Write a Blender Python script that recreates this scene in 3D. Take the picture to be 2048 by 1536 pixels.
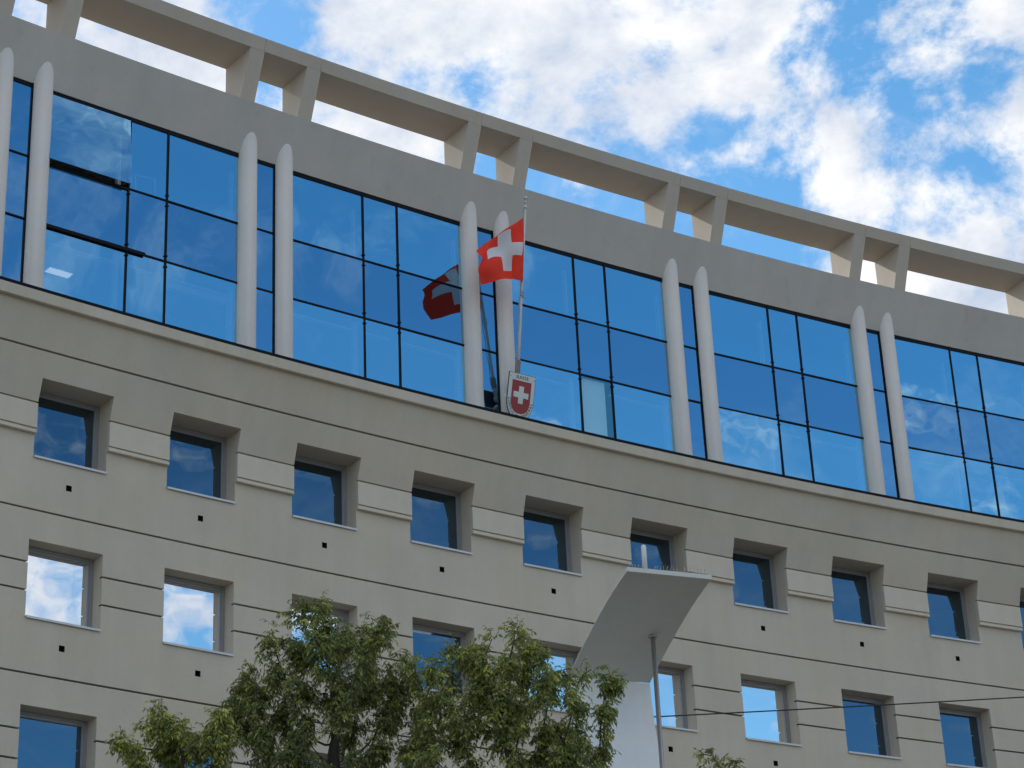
import bpy, math, random
import numpy as np
from mathutils import Vector, Matrix
random.seed(7); rng = np.random.default_rng(7)
for o in list(bpy.data.objects): bpy.data.objects.remove(o)
SC = bpy.context.scene; COL = SC.collection
HC = 1.6                                   # eye height of the photographer above the street

# ------------------------------------------------------------------ camera
cam_d = bpy.data.cameras.new('camera'); cam = bpy.data.objects.new('camera', cam_d); COL.objects.link(cam)
cam_d.sensor_width = 36; cam_d.lens = 36*4534.16/2048; cam_d.clip_start = .1; cam_d.clip_end = 5000
PITCH, ROLL = .437806, -.046205
cam.matrix_world = Matrix.Translation((0, 0, HC)) @ Matrix.Rotation(math.pi/2+PITCH, 4, 'X') @ Matrix.Rotation(ROLL, 4, 'Z')
SC.camera = cam

# ------------------------------------------------------------------ daylight
SUN_AZ = math.radians(-38)                 # clockwise from +Y: the sun stands behind the building, to the left
SUN_EL = math.radians(41)
SKY_STRENGTH, CLOUD_STRENGTH = .050, .25
W = bpy.data.worlds.new('World'); SC.world = W; W.use_nodes = True
nt = W.node_tree; nt.nodes.clear()
def wn(t, **k):
    n = nt.nodes.new(t)
    for a, b in k.items(): setattr(n, a, b)
    return n
def wl(a, b): nt.links.new(a, b)
def wmath(op, a, b=None, c=None, clamp=False):
    n = wn('ShaderNodeMath', operation=op, use_clamp=clamp)
    for i, v in enumerate((a, b, c)):
        if v is None: continue
        if isinstance(v, (int, float)): n.inputs[i].default_value = v
        else: wl(v, n.inputs[i])
    return n.outputs[0]
sky = wn('ShaderNodeTexSky', sky_type='NISHITA', sun_disc=False, sun_elevation=SUN_EL, sun_rotation=SUN_AZ,
         altitude=300, air_density=1.0, dust_density=.2, ozone_density=1.3)
tc = wn('ShaderNodeTexCoord')
mp = wn('ShaderNodeMapping'); wl(tc.outputs['Generated'], mp.inputs[0])
mp.inputs['Scale'].default_value = (1, 1, 1.25); mp.inputs['Location'].default_value = (5.340208, -6.986148, -52.395387)
def wnoise(vec, scale, detail, rough, dist=0, w=0):
    n = wn('ShaderNodeTexNoise', noise_dimensions='4D'); wl(vec, n.inputs['Vector'])
    for k_, v_ in (('Scale', scale), ('Detail', detail), ('Roughness', rough), ('Distortion', dist), ('W', w)): n.inputs[k_].default_value = v_
    return n.outputs['Fac']
n_big = wnoise(mp.outputs[0], 1.5, 2, .5, 0, 20.56236)      # where the cloud fields lie
n_low = wnoise(mp.outputs[0], 3.5, 3, .5, 0, 42.84652)
n_mid = wnoise(mp.outputs[0], 8.5, 11, .62, .15, 48.87628)   # the heaps and their ragged edges
n_fine = wnoise(mp.outputs[0], 24, 6, .6, .3, 7.7)            # small breaks
n_shade = wnoise(mp.outputs[0], 17, 7, .6, .2, 4.2)        # greyer bellies
dens = wmath('ADD', n_mid, wmath('ADD', wmath('MULTIPLY', wmath('SUBTRACT', n_big, .5), .6), wmath('ADD', wmath('MULTIPLY', wmath('SUBTRACT', n_low, .5), .4), wmath('MULTIPLY', wmath('SUBTRACT', n_fine, .5), .22))))
mr = wn('ShaderNodeMapRange', interpolation_type='SMOOTHSTEP'); wl(dens, mr.inputs[0])
mr.inputs[1].default_value, mr.inputs[2].default_value = .415, .528
cr = wn('ShaderNodeValToRGB'); wl(n_shade, cr.inputs[0])
cr.color_ramp.elements[0].position, cr.color_ramp.elements[0].color = .34, (.55, .63, .77, 1)
cr.color_ramp.elements[1].position, cr.color_ramp.elements[1].color = .60, (1, 1, 1, 1)
hs = wn('ShaderNodeHueSaturation'); hs.inputs['Saturation'].default_value = 1.28; hs.inputs['Hue'].default_value = .489; hs.inputs['Value'].default_value = .83; wl(sky.outputs[0], hs.inputs['Color'])
mpw = wn('ShaderNodeMapping'); wl(tc.outputs['Generated'], mpw.inputs[0]); mpw.inputs['Scale'].default_value = (1, 1.6, 2.2); mpw.inputs['Rotation'].default_value = (.3, .5, .7)
n_wisp = wnoise(mpw.outputs[0], 7, 10, .66, .9, 11.3)       # thin high veils between the heaps
mw = wn('ShaderNodeMapRange', interpolation_type='SMOOTHSTEP'); wl(n_wisp, mw.inputs[0]); mw.inputs[1].default_value, mw.inputs[2].default_value, mw.inputs[4].default_value = .50, .74, .34
cover = wmath('MAXIMUM', mr.outputs[0], mw.outputs[0])
bg1 = wn('ShaderNodeBackground'); wl(hs.outputs[0], bg1.inputs[0]); bg1.inputs[1].default_value = SKY_STRENGTH
bg2 = wn('ShaderNodeBackground'); wl(cr.outputs[0], bg2.inputs[0]); bg2.inputs[1].default_value = CLOUD_STRENGTH
mx = wn('ShaderNodeMixShader'); wl(cover, mx.inputs[0]); wl(bg1.outputs[0], mx.inputs[1]); wl(bg2.outputs[0], mx.inputs[2])
wo = wn('ShaderNodeOutputWorld'); wl(mx.outputs[0], wo.inputs[0])

sun_d = bpy.data.lights.new('sun', 'SUN'); sun_d.energy = 2.0; sun_d.angle = math.radians(.53); sun_d.color = (1, .955, .88)
sun = bpy.data.objects.new('sun', sun_d); COL.objects.link(sun); sun.location = (0, 0, 80)
sv = Vector((math.sin(SUN_AZ)*math.cos(SUN_EL), math.cos(SUN_AZ)*math.cos(SUN_EL), math.sin(SUN_EL)))
sun.rotation_euler = sv.to_track_quat('Z', 'Y').to_euler()
SC.view_settings.view_transform = 'Standard'; SC.view_settings.look = 'None'
SC.view_settings.exposure = 2.08; SC.view_settings.gamma = 1; SC.view_settings.use_curve_mapping = False
SC.render.engine = 'CYCLES'
SC.cycles.max_bounces = 10; SC.cycles.diffuse_bounces = 4; SC.cycles.glossy_bounces = 5; SC.cycles.transparent_max_bounces = 12

# ------------------------------------------------------------------ mesh helpers
class MB:
    def __init__(s): s.v = []; s.f = []; s.m = []
    def add(s, verts, faces, mat=0):
        b = len(s.v); s.v += [tuple(p) for p in verts]; s.f += [tuple(b+i for i in f) for f in faces]; s.m += [mat]*len(faces); return s
    def quad(s, a, b, c, d, mat=0): return s.add((a, b, c, d), ((0, 1, 2, 3),), mat)
    def box(s, x0, x1, y0, y1, z0, z1, mat=0):
        v = [(x0,y0,z0),(x1,y0,z0),(x1,y1,z0),(x0,y1,z0),(x0,y0,z1),(x1,y0,z1),(x1,y1,z1),(x0,y1,z1)]
        return s.add(v, ((0,3,2,1),(4,5,6,7),(0,1,5,4),(1,2,6,5),(2,3,7,6),(3,0,4,7)), mat)
    def pane(s, x0, x1, y0, y1, z0, z1):
        s.box(x0, x1, y0, y1, z0, z1, 1); s.m[-4] = 0; return s
    def bevbox(s, x0, x1, y0, y1, z0, z1, b, mat=0):
        # a box whose front (-y) edges are chamfered
        v = [(x0,y1,z0),(x1,y1,z0),(x1,y1,z1),(x0,y1,z1),(x0,y0+b,z0),(x1,y0+b,z0),(x1,y0+b,z1),(x0,y0+b,z1),
             (x0+b,y0,z0+b),(x1-b,y0,z0+b),(x1-b,y0,z1-b),(x0+b,y0,z1-b)]
        f = [(0,4,5,1),(1,5,6,2),(2,6,7,3),(3,7,4,0),(4,8,9,5),(5,9,10,6),(6,10,11,7),(7,11,8,4),(8,11,10,9)]
        return s.add(v, [tuple(reversed(q)) for q in f], mat)
    def tube(s, pts, rad, n=8, mat=0, caps=True):
        pts = [Vector(p) for p in pts]; rad = rad if isinstance(rad, (list, tuple)) else [rad]*len(pts)
        b = len(s.v); up = None
        for i, p in enumerate(pts):
            t = (pts[min(i+1, len(pts)-1)]-pts[max(i-1, 0)]).normalized()
            if up is None: up = t.orthogonal().normalized()
            up = (up-t*up.dot(t)).normalized(); w = t.cross(up)
            for k in range(n):
                a = 2*math.pi*k/n; s.v.append(tuple(p+(up*math.cos(a)+w*math.sin(a))*rad[i]))
        for i in range(len(pts)-1):
            for k in range(n):
                k2 = (k+1) % n; s.f.append((b+i*n+k, b+i*n+k2, b+(i+1)*n+k2, b+(i+1)*n+k)); s.m.append(mat)
        if caps:
            s.f.append(tuple(b+k for k in reversed(range(n)))); s.m.append(mat)
            s.f.append(tuple(b+(len(pts)-1)*n+k for k in range(n))); s.m.append(mat)
        return s
    def extrude(s, pts, y0, y1, mat=0):
        # closed outline in x,z (counter-clockwise seen from -y) given depth y0 (front) .. y1
        n = len(pts); b = len(s.v)
        s.v += [(x, y0, z) for x, z in pts]+[(x, y1, z) for x, z in pts]
        s.f.append(tuple(b+i for i in range(n))); s.f.append(tuple(b+n+i for i in reversed(range(n)))); s.m += [mat]*2
        for i in range(n):
            j = (i+1) % n; s.f.append((b+j, b+i, b+n+i, b+n+j)); s.m.append(mat)
        return s
    def mesh(s, name, mats, smooth=False, org=(0, 0, 0)):
        me = bpy.data.meshes.new(name); o = Vector(org)
        me.from_pydata([tuple(Vector(p)-o) for p in s.v], [], s.f)
        for m in (mats if isinstance(mats, (list, tuple)) else [mats]): me.materials.append(m)
        me.polygons.foreach_set('material_index', s.m)
        if smooth: me.polygons.foreach_set('use_smooth', [True]*len(s.f))
        me.update(); return me
def put(name, data, parent=None, loc=(0, 0, 0), rot=(0, 0, 0), label=None, cat=None, group=None, kind=None):
    o = bpy.data.objects.new(name, data); COL.objects.link(o); o.parent = parent; o.location = loc; o.rotation_euler = rot
    for k_, v_ in (('label', label), ('category', cat), ('group', group), ('kind', kind)):
        if v_: o[k_] = v_
    return o

# ------------------------------------------------------------------ materials
def mat(name, base, rough=.6, metal=0, spec=.5):
    m = bpy.data.materials.new(name); m.use_nodes = True; p = m.node_tree.nodes['Principled BSDF']
    p.inputs['Base Color'].default_value = (*base, 1); p.inputs['Roughness'].default_value = rough; p.inputs['Metallic'].default_value = metal
    p.inputs['Specular IOR Level'].default_value = spec
    return m
def N(m, t, **k):
    n = m.node_tree.nodes.new(t)
    for a, b in k.items(): setattr(n, a, b)
    return n
def noise(m, scale, detail=4, rough=.55, vec=None, sc=None):
    n = N(m, 'ShaderNodeTexNoise'); t = N(m, 'ShaderNodeTexCoord'); src = t.outputs['Object']
    if sc:
        mp_ = N(m, 'ShaderNodeMapping'); m.node_tree.links.new(src, mp_.inputs[0]); mp_.inputs['Scale'].default_value = sc; src = mp_.outputs[0]
    m.node_tree.links.new(src, n.inputs['Vector'])
    n.inputs['Scale'].default_value = scale; n.inputs['Detail'].default_value = detail; n.inputs['Roughness'].default_value = rough
    return n.outputs['Fac']
def plaster(name, c, var=.10, bump=.25, stain=.10, warm=(1.04, 1, .95), rough=.88, spots=0):
    """painted mineral render: broad mottling, faint rain streaks, fine grain"""
    m = mat(name, c, rough, spec=.25); L = m.node_tree.links.new; p = m.node_tree.nodes['Principled BSDF']
    def ramp(src, a, b, lo, hi):
        r = N(m, 'ShaderNodeMapRange'); L(src, r.inputs[0])
        for i, v in enumerate((a, b, lo, hi)): r.inputs[i+1].default_value = v
        return r.outputs[0]
    def mul(a, b):
        x = N(m, 'ShaderNodeMath', operation='MULTIPLY'); L(a, x.inputs[0]); L(b, x.inputs[1]); return x.outputs[0]
    f = mul(ramp(noise(m, .45, 5, .6), .3, .7, 1-var, 1+var), ramp(noise(m, 14, 5, .65), .25, .75, 1-var*.45, 1+var*.45))
    f = mul(f, ramp(noise(m, 1.0, 5, .6, sc=(2.6, 2.6, .16)), .42, .72, 1, 1-stain))
    if spots: f = mul(f, ramp(noise(m, 2.1, 3, .5), .66, .76, 1, 1-spots))
    cc = N(m, 'ShaderNodeMix', data_type='RGBA'); L(ramp(noise(m, .8, 3, .5), .35, .65, 0, 1), cc.inputs['Factor'])
    cc.inputs['A'].default_value = (*c, 1); cc.inputs['B'].default_value = (c[0]*warm[0], c[1]*warm[1], c[2]*warm[2], 1)
    vm = N(m, 'ShaderNodeVectorMath', operation='SCALE'); L(cc.outputs['Result'], vm.inputs[0]); L(f, vm.inputs['Scale'])
    L(vm.outputs[0], p.inputs['Base Color'])
    b = N(m, 'ShaderNodeBump'); b.inputs['Strength'].default_value = bump; b.inputs['Distance'].default_value = .012
    L(noise(m, 55, 4, .7), b.inputs['Height']); L(b.outputs[0], p.inputs['Normal'])
    return m
def glass(name, refl, tint, through=(.25, .38, .5), wav=.004):
    """coated pane: a mirror-like share of the sky, the rest passes tinted into the room"""
    m = bpy.data.materials.new(name); m.use_nodes = True; t = m.node_tree; t.nodes.clear(); L = t.links.new
    g = N(m, 'ShaderNodeBsdfGlossy'); g.inputs['Color'].default_value = (*tint, 1); g.inputs['Roughness'].default_value = 0
    tr = N(m, 'ShaderNodeBsdfTransparent'); tr.inputs['Color'].default_value = (*through, 1)
    mx_ = N(m, 'ShaderNodeMixShader'); mx_.inputs[0].default_value = refl
    b = N(m, 'ShaderNodeBump'); b.inputs['Strength'].default_value = 1; b.inputs['Distance'].default_value = wav
    L(noise(m, .9, 1.5, .4), b.inputs['Height']); L(b.outputs[0], g.inputs['Normal'])
    L(tr.outputs[0], mx_.inputs[1]); L(g.outputs[0], mx_.inputs[2])
    out = N(m, 'ShaderNodeOutputMaterial'); L(mx_.outputs[0], out.inputs[0]); return m
M = {}
M['wall'] = plaster('wall_render', (.59, .53, .435), .06, .3, .06)
M['belt'] = plaster('belt_render', (.655, .595, .495), .05, .25, .05)
M['ledge'] = plaster('ledge_render', (.57, .515, .425), .06, .25, .10)
M['band'] = plaster('band_render', (.56, .535, .50), .05, .2, .06, warm=(1.03, 1, .98), spots=.10)
M['crown'] = plaster('crown_render', (.57, .52, .455), .05, .2, .05)
M['column'] = plaster('column_paint', (.72, .685, .655), .05, .12, .14, rough=.6)
M['black'] = mat('black_metal', (.003, .003, .004), .5, spec=.15)
M['groove_shade'] = mat('groove_shade_paint', (.02, .02, .02), .9)
M['frame'] = mat('grey_aluminium', (.31, .31, .32), .4, .25)
M['sill'] = mat('pale_aluminium', (.62, .62, .63), .35, .2)
M['white'] = mat('white_paint', (.74, .74, .73), .45)
M['inner'] = mat('white_inner_trim', (.88, .89, .88), .6)
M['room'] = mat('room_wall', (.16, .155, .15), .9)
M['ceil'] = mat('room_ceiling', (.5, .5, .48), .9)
M['dark'] = mat('dark_backing', (.012, .014, .018), .9)
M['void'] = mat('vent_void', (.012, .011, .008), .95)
M['gA'] = glass('curtain_glass', .77, (.45, .80, 1.0), (.92, .98, 1.0))
M['gL'] = glass('curtain_glass_low', .77, (.50, .83, 1.0), (.85, .93, 1.0))
M['gC'] = glass('curtain_glass_blind', .36, (.56, .92, 1.0), (.80, .95, 1.0))
M['gS'] = glass('spandrel_glass', .66, (.42, .70, .94))
M['gD'] = glass('window_glass_dark', .29, (.42, .64, .86), (.13, .16, .18))
M['gB'] = glass('window_glass_mirror', .93, (.98, .99, 1.0), (.13, .16, .18))
M['clear'] = bpy.data.materials.new('clear_glass_edge'); M['clear'].use_nodes = True; _t = M['clear'].node_tree; _t.nodes.clear()
_a, _b = _t.nodes.new('ShaderNodeBsdfTransparent'), _t.nodes.new('ShaderNodeOutputMaterial'); _t.links.new(_a.outputs[0], _b.inputs[0])
M['bounce_dark'] = mat('bounce_cover_dark', (.035, .035, .037), .6)
M['roof'] = mat('roof_felt', (.11, .105, .095), .95)

# ------------------------------------------------------------------ the plan of the curved facade
KAP, TH = .00743794, .6036832; RAD = 1/KAP
P0 = (.724022, 48.331043); CX = P0[0]+RAD*math.sin(TH); CY = P0[1]-RAD*math.cos(TH)
def ang(s): return TH-KAP*s
def G(s, d, z):
    """s along the street line, d into the building (negative towards the street), z above eye level"""
    a = ang(s); r = RAD+d
    return Vector((CX-r*math.sin(a), CY+r*math.cos(a), z+HC))
PW, WW_ = 2.98993, 1.60416                 # window spacing, window width
ZR1T, ZR1B, ZR2T, ZR2B, FL = 19.529, 17.925, 16.197, 14.6197, 3.3
S0, S1 = -22.4, 24.2
ROWS = {1: (ZR1T, ZR1B, range(-7, 8)), 2: (ZR2T, ZR2B, range(-7, 8)), 3: (ZR2T-FL, ZR2B-FL, range(-7, 4))}
DREV, DFR = .42, .352
DBK, ZBKT, ZBKB, SL = -.0901, 19.0643, 18.3898, .309
def c1(z): return DBK-SL*(z-ZBKT)
ZG1, ZLB = 20.0544, 20.8887
DLE = c1(ZLB)-.115; ZLT = ZLB+.225; ZCP = ZLT+.075
ZGT, ZT1, ZT2, ZGB = 26.3305, 24.5539, 23.0758, 21.02
DC0, SL2, DGL = -.045, .388, -.035
def c2(z): return DC0-SL2*(z-ZGT)
ZCT, ZOPB, ZOPT, ZBT, DSOF = 26.855, 27.4643, 28.5703, 28.845, .178
CPH, CW, PCW, PIW = -1.5082, .93, 1.4953, .3614
ORG = G(0, 0, -HC)
building = put('curved_office_building', None, None, ORG,
    label='concave grey office building with blue glass top storey, paired columns and open roof crown', cat='building')
AORG = Vector(ORG)
def bpart(name, mb, m, parent=None, smooth=False, **k):
    return put(name, mb.mesh(name, m, smooth, AORG), parent or building, **k)
def bplace(name, me, s, d=0, z=0, parent=None, tilt=(0, 0), **k):
    return put(name, me, parent or building, G(s, d, z)-AORG, (tilt[0], 0, ang(s)+tilt[1]), **k)
def dense(br, step=.75):
    br = sorted(set(round(b, 4) for b in br)); out = []
    for a, b in zip(br, br[1:]):
        n = max(1, math.ceil((b-a)/step)); out += [a+(b-a)*i/n for i in range(n)]
    return out+[br[-1]]

# ---- lower wall: one profile swept along the curve, openings cut out, grooves cut in
def groove(z, dfun, h=.040, dp=.085): return [(z-h/2, dfun(z-h/2)), (z-h/2, dfun(z)+dp), (z+h/2, dfun(z)+dp), (z+h/2, dfun(z+h/2))]
flat = lambda z: 0.
VENT = .062
prof = [(-HC, 0.)]
zg = sorted([16.8175-FL*k for k in range(0, 5)]+[15.728-FL*k for k in range(0, 4)]+[15.154-FL*k for k in range(0, 4)])
for z in zg: prof += groove(z, flat)
for r, (zt, zb, _) in ROWS.items():
    zv = zb-.505
    prof += [(zb, 0.), (zv-VENT, 0.), (zv+VENT, 0.)]+([(zt, 0.)] if r > 1 else [])
prof = sorted(prof, key=lambda q: q[0])
# restore groove order (equal z keeps insertion order thanks to the stable sort)
prof += [(ZBKT-.01, 0.), (ZBKT, DBK)]
prof += [(ZR1T, c1(ZR1T))]+groove(ZG1, c1)+[(ZLB, c1(ZLB))]
sbr = [S0, S1]
for r, (zt, zb, rr) in ROWS.items():
    for i in rr: sbr += [i*PW-WW_/2, i*PW+WW_/2, i*PW-VENT, i*PW+VENT]
sl = dense(sbr)
wall = MB(); holes = []
for r, (zt, zb, rr) in ROWS.items():
    for i in rr:
        holes.append((i*PW-WW_/2, i*PW+WW_/2, zb, zt)); zv = zb-.505; holes.append((i*PW-VENT, i*PW+VENT, zv-VENT, zv+VENT))
for (za, da), (zb_, db) in zip(prof, prof[1:]):
    if abs(za-zb_) < 1e-6 and abs(da-db) < 1e-6: continue
    zm = (za+zb_)/2
    hs = [h for h in holes if h[2]-1e-4 < zm < h[3]+1e-4]
    for a, b in zip(sl, sl[1:]):
        sm = (a+b)/2
        if any(h[0] < sm < h[1] for h in hs): continue
        ref = 0 if zm < ZBKT else c1(zm)      # the back of each groove is painted dark, its shade put into the colour
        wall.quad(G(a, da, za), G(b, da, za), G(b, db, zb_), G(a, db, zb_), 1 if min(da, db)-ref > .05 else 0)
for r, (zt, zb, rr) in ROWS.items():
    for i in rr:
        a, b = i*PW-WW_/2, i*PW+WW_/2
        for (za, da), (zb2, db) in zip(prof, prof[1:]):
            if za < zb-1e-4 or zb2 > zt+1e-4 or abs(za-zb2) < 1e-6: continue
            wall.quad(G(b, da, za), G(b, DREV, za), G(b, DREV, zb2), G(b, db, zb2))
            wall.quad(G(a, DREV, za), G(a, da, za), G(a, db, zb2), G(a, DREV, zb2))
        dt = c1(zt) if r == 1 else 0.
        wall.quad(G(a, dt, zt), G(b, dt, zt), G(b, DREV, zt), G(a, DREV, zt))
        wall.quad(G(a, DREV, zb), G(b, DREV, zb), G(b, 0, zb), G(a, 0, zb))
wall_o = bpart('wall', wall, [M['wall'], M['groove_shade']])

# ---- belt panels between the windows of the upper row, vents, sills, frames, panes
hw = (PW-WW_)/2; bp = MB()
bp.bevbox(-hw, hw, DBK-.012, -.0005, ZBKB+.105-ZBKB, ZBKT-.04-ZBKB, .006)
bp.bevbox(-hw, hw, DBK+.03, -.0005, .074, .1045, .001)
bp.bevbox(-hw, hw, DBK-.008, -.0005, 0, .0735, .006)
bme = bp.mesh('belt_panel', M['belt'])
for i in range(-7, 7): bplace('belt_panel', bme, (i+.5)*PW, 0, ZBKB, wall_o)
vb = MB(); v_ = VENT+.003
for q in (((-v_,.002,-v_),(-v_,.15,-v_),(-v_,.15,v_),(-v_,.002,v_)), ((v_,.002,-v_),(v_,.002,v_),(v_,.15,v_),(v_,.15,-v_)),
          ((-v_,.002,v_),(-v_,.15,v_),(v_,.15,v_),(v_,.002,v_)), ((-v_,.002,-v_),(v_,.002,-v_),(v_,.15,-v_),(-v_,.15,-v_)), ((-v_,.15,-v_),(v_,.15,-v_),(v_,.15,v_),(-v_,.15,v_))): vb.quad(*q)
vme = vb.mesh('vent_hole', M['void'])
def ringbox(mb, x0, x1, z0, z1, t, y0, y1, tb=None):
    tb = tb or t
    mb.box(x0, x0+t, y0, y1, z0, z1); mb.box(x1-t, x1, y0, y1, z0, z1); mb.box(x0+t, x1-t, y0, y1, z1-t, z1); mb.box(x0+t, x1-t, y0, y1, z0, z0+tb)
win_meshes = {}
def window_meshes(h):
    k_ = round(h, 3)
    if k_ in win_meshes: return win_meshes[k_]
    x = WW_/2-.002; f = MB()
    ringbox(f, -x, x, .002, h-.002, .062, 0, .07)                 # outer frame
    ringbox(f, -x+.062, x-.062, .064, h-.064, .045, .022, .075)    # sash
    f.box(-x+.107, x-.107, .038, .05, h-.116, h-.109)              # gasket lip
    g = MB(); g.pane(-x+.10, x-.10, .046, .062, .103, h-.103)
    sl_ = MB(); xs = WW_/2-.003
    pts = [(-.40, .012), (-.395, -.03), (-.385, -.03), (-.385, .004), (.0, .03), (.0, .04)]
    y0 = [p[0] for p in pts]
    n = len(pts); sl_.v = [(-xs, p[0]+0.0, p[1]) for p in pts]+[(xs, p[0], p[1]) for p in pts]
    for q in range(n):
        j = (q+1) % n; sl_.f.append((q, j, n+j, n+q)); sl_.m.append(0)
    sl_.f += [tuple(range(n-1, -1, -1)), tuple(range(n, 2*n))]; sl_.m += [0, 0]
    win_meshes[k_] = (f.mesh('window', M['frame']), sl_.mesh('sill', M['sill']), {q: g.mesh('pane', [M[q], M['clear']]) for q in ('gD', 'gB')})
    return win_meshes[k_]
MIRROR = {(2, -6), (2, -4), (2, -3), (2, -2), (2, 0), (2, 1), (2, 2), (2, 6), (3, -1)}
for r, (zt, zb, rr) in ROWS.items():
    for i in rr:
        f, sme, gs = window_meshes(zt-zb)
        wo_ = bplace('window', f, i*PW, DFR, zb)
        put('sill', sme, wo_, (0, 0, .004))
        key = 'gB' if (r, i) in MIRROR else 'gD'
        put('pane', gs[key], wo_, (0, 0, 0), (random.gauss(0, .0022), 0, random.gauss(0, .0022)))
        bplace('vent_hole', vme, i*PW, 0, zb-.505, wall_o)

# ---- ledge over the lower wall, its dark metal coping
def sweep(name, prf, m, s0=S0, s1=S1, step=.8, closed=True, **k):
    mb = MB(); ss = dense([s0, s1], step); n = len(prf)
    for s in ss: mb.v += [tuple(G(s, d, z)) for d, z in prf]
    for i in range(len(ss)-1):
        for q in range(n if closed else n-1):
            j = (q+1) % n; mb.f.append((i*n+q, (i+1)*n+q, (i+1)*n+j, i*n+j)); mb.m.append(0)
    if closed:
        mb.f += [tuple(range(n)), tuple(reversed(range((len(ss)-1)*n, len(ss)*n)))]; mb.m += [0, 0]
    return bpart(name, mb, m, **k)
dl0 = c1(ZLB)+.0
sweep('ledge', [(dl0+.3, ZLB), (dl0+.02, ZLB), (dl0-.01, ZLB-.012), (DLE+.012, ZLB-.012), (DLE, ZLB), (DLE, ZLT), (.35, ZLT), (.35, ZLB)], M['ledge'])
sweep('coping', [(DLE+.25, ZLT+.003), (DLE+.004, ZLT+.003), (DLE+.002, ZCP), (DLE+.25, ZCP)], M['black'])

# ---- leaning band over the glass, crown piers and crown beam
sweep('spandrel_band', [(c2(ZGT), ZGT), (c2(ZGT)-.0015, ZGT+.004), (c2(ZOPB), ZOPB), (DSOF, ZOPB), (DSOF, ZGT+.35), (DGL+.25, ZGT)], M['band'])
sweep('bounce_cover', [(c2(ZOPB)+.02, ZOPB+.002), (DSOF+.03, ZOPB+.002), (DSOF+.03, ZOPB+.012), (c2(ZOPB)+.02, ZOPB+.012)], M['bounce_dark'])  # added unseen strip, dark to cut sun bounce onto the crown beam soffit
pz = ZOPT-ZOPB; pm = MB(); hp = PIW/2; pb_ = .0
y0, y1 = c2(ZOPB)-.001, c2(ZOPT)-.001
pv = [(-hp, y0, 0), (hp, y0, 0), (hp, DSOF-.002, 0), (-hp, DSOF-.002, 0), (-hp, y1, pz), (hp, y1, pz), (hp, DSOF-.002, pz), (-hp, DSOF-.002, pz)]
pm.add(pv, ((0,1,5,4),(1,2,6,5),(2,3,7,6),(3,0,4,7)))
pier_me = pm.mesh('crown_pier', M['crown'])
piers = []
for j in range(-4, 5):
    for sg in (-.5, .5):
        s = CPH+j*2*PW+sg*PCW
        if S0+.3 < s < S1-.3: piers.append(s)
for s in piers: bplace('crown_pier', pier_me, s, 0, ZOPB)
ends = [S0]+[s+hp*.9 for s in piers]+[S1]
for a, b in zip(ends, ends[1:]):
    sweep('crown_beam', [(DSOF, ZOPT), (c2(ZOPT)-.004, ZOPT), (c2(ZBT)-.004, ZBT), (DSOF, ZBT)], M['crown'], a+.004, b-.004, .8)

# ---- round columns in pairs, swallowed at the top by the leaning band
CR, CD = .222, -.022
cmb = MB(); nseg = 40; ch = 27.05-(ZLT+.002)
for z in (0, ch):
    for k in range(nseg):
        a = 2*math.pi*k/nseg; cmb.v.append((CR*math.cos(a), CR*math.sin(a), z))
for k in range(nseg): cmb.f.append((k, (k+1) % nseg, nseg+(k+1) % nseg, nseg+k)); cmb.m.append(0)
cmb.f.append(tuple(nseg+k for k in range(nseg))); cmb.m.append(0)
col_me = cmb.mesh('column', M['column'], True)
pairs = range(-3, 4)
for j in pairs:
    for sg in (-.5, .5): bplace('column', col_me, CPH+j*2*PW+sg*CW, CD, ZLT+.002)

# ---- curtain glazing: wide bays (wide, narrow, wide) x three rows, slim bays inside each column pair
HWB = PW-CW/2-.10; MO = .06; ML, MR_ = -.4675+MO, .4675+MO
MW, TW = .021, .019
zz = [ZGB, ZT2, ZT1, ZGT]
def clip_dots(mb, x):
    for zc_ in (ZT2, ZT1):
        for dz in (-.13, .13): mb.box(x-.036, x+.036, -.022, .01, zc_+dz-.016-ZGB, zc_+dz+.016-ZGB)
fm = MB()
for x in (ML, MR_): fm.box(x-MW, x+MW, -.012, .05, 0, ZGT-ZGB); clip_dots(fm, x)
for x in (-HWB+.015, HWB-.015): fm.box(x-.03, x+.03, -.010, .05, 0, ZGT-ZGB); clip_dots(fm, x)
for z in (ZT2, ZT1):
    for a, b in ((-HWB+.045, ML-MW), (ML+MW, MR_-MW), (MR_+MW, HWB-.045)): fm.box(a, b, -.010, .05, z-TW-ZGB, z+TW-ZGB)
for a, b in ((-HWB+.045, ML-MW), (ML+MW, MR_-MW), (MR_+MW, HWB-.045)): fm.box(a, b, -.004, .05, ZGT-.10-ZGB, ZGT-.001-ZGB)
bay_me = fm.mesh('glazing_bay', M['black'])
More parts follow.
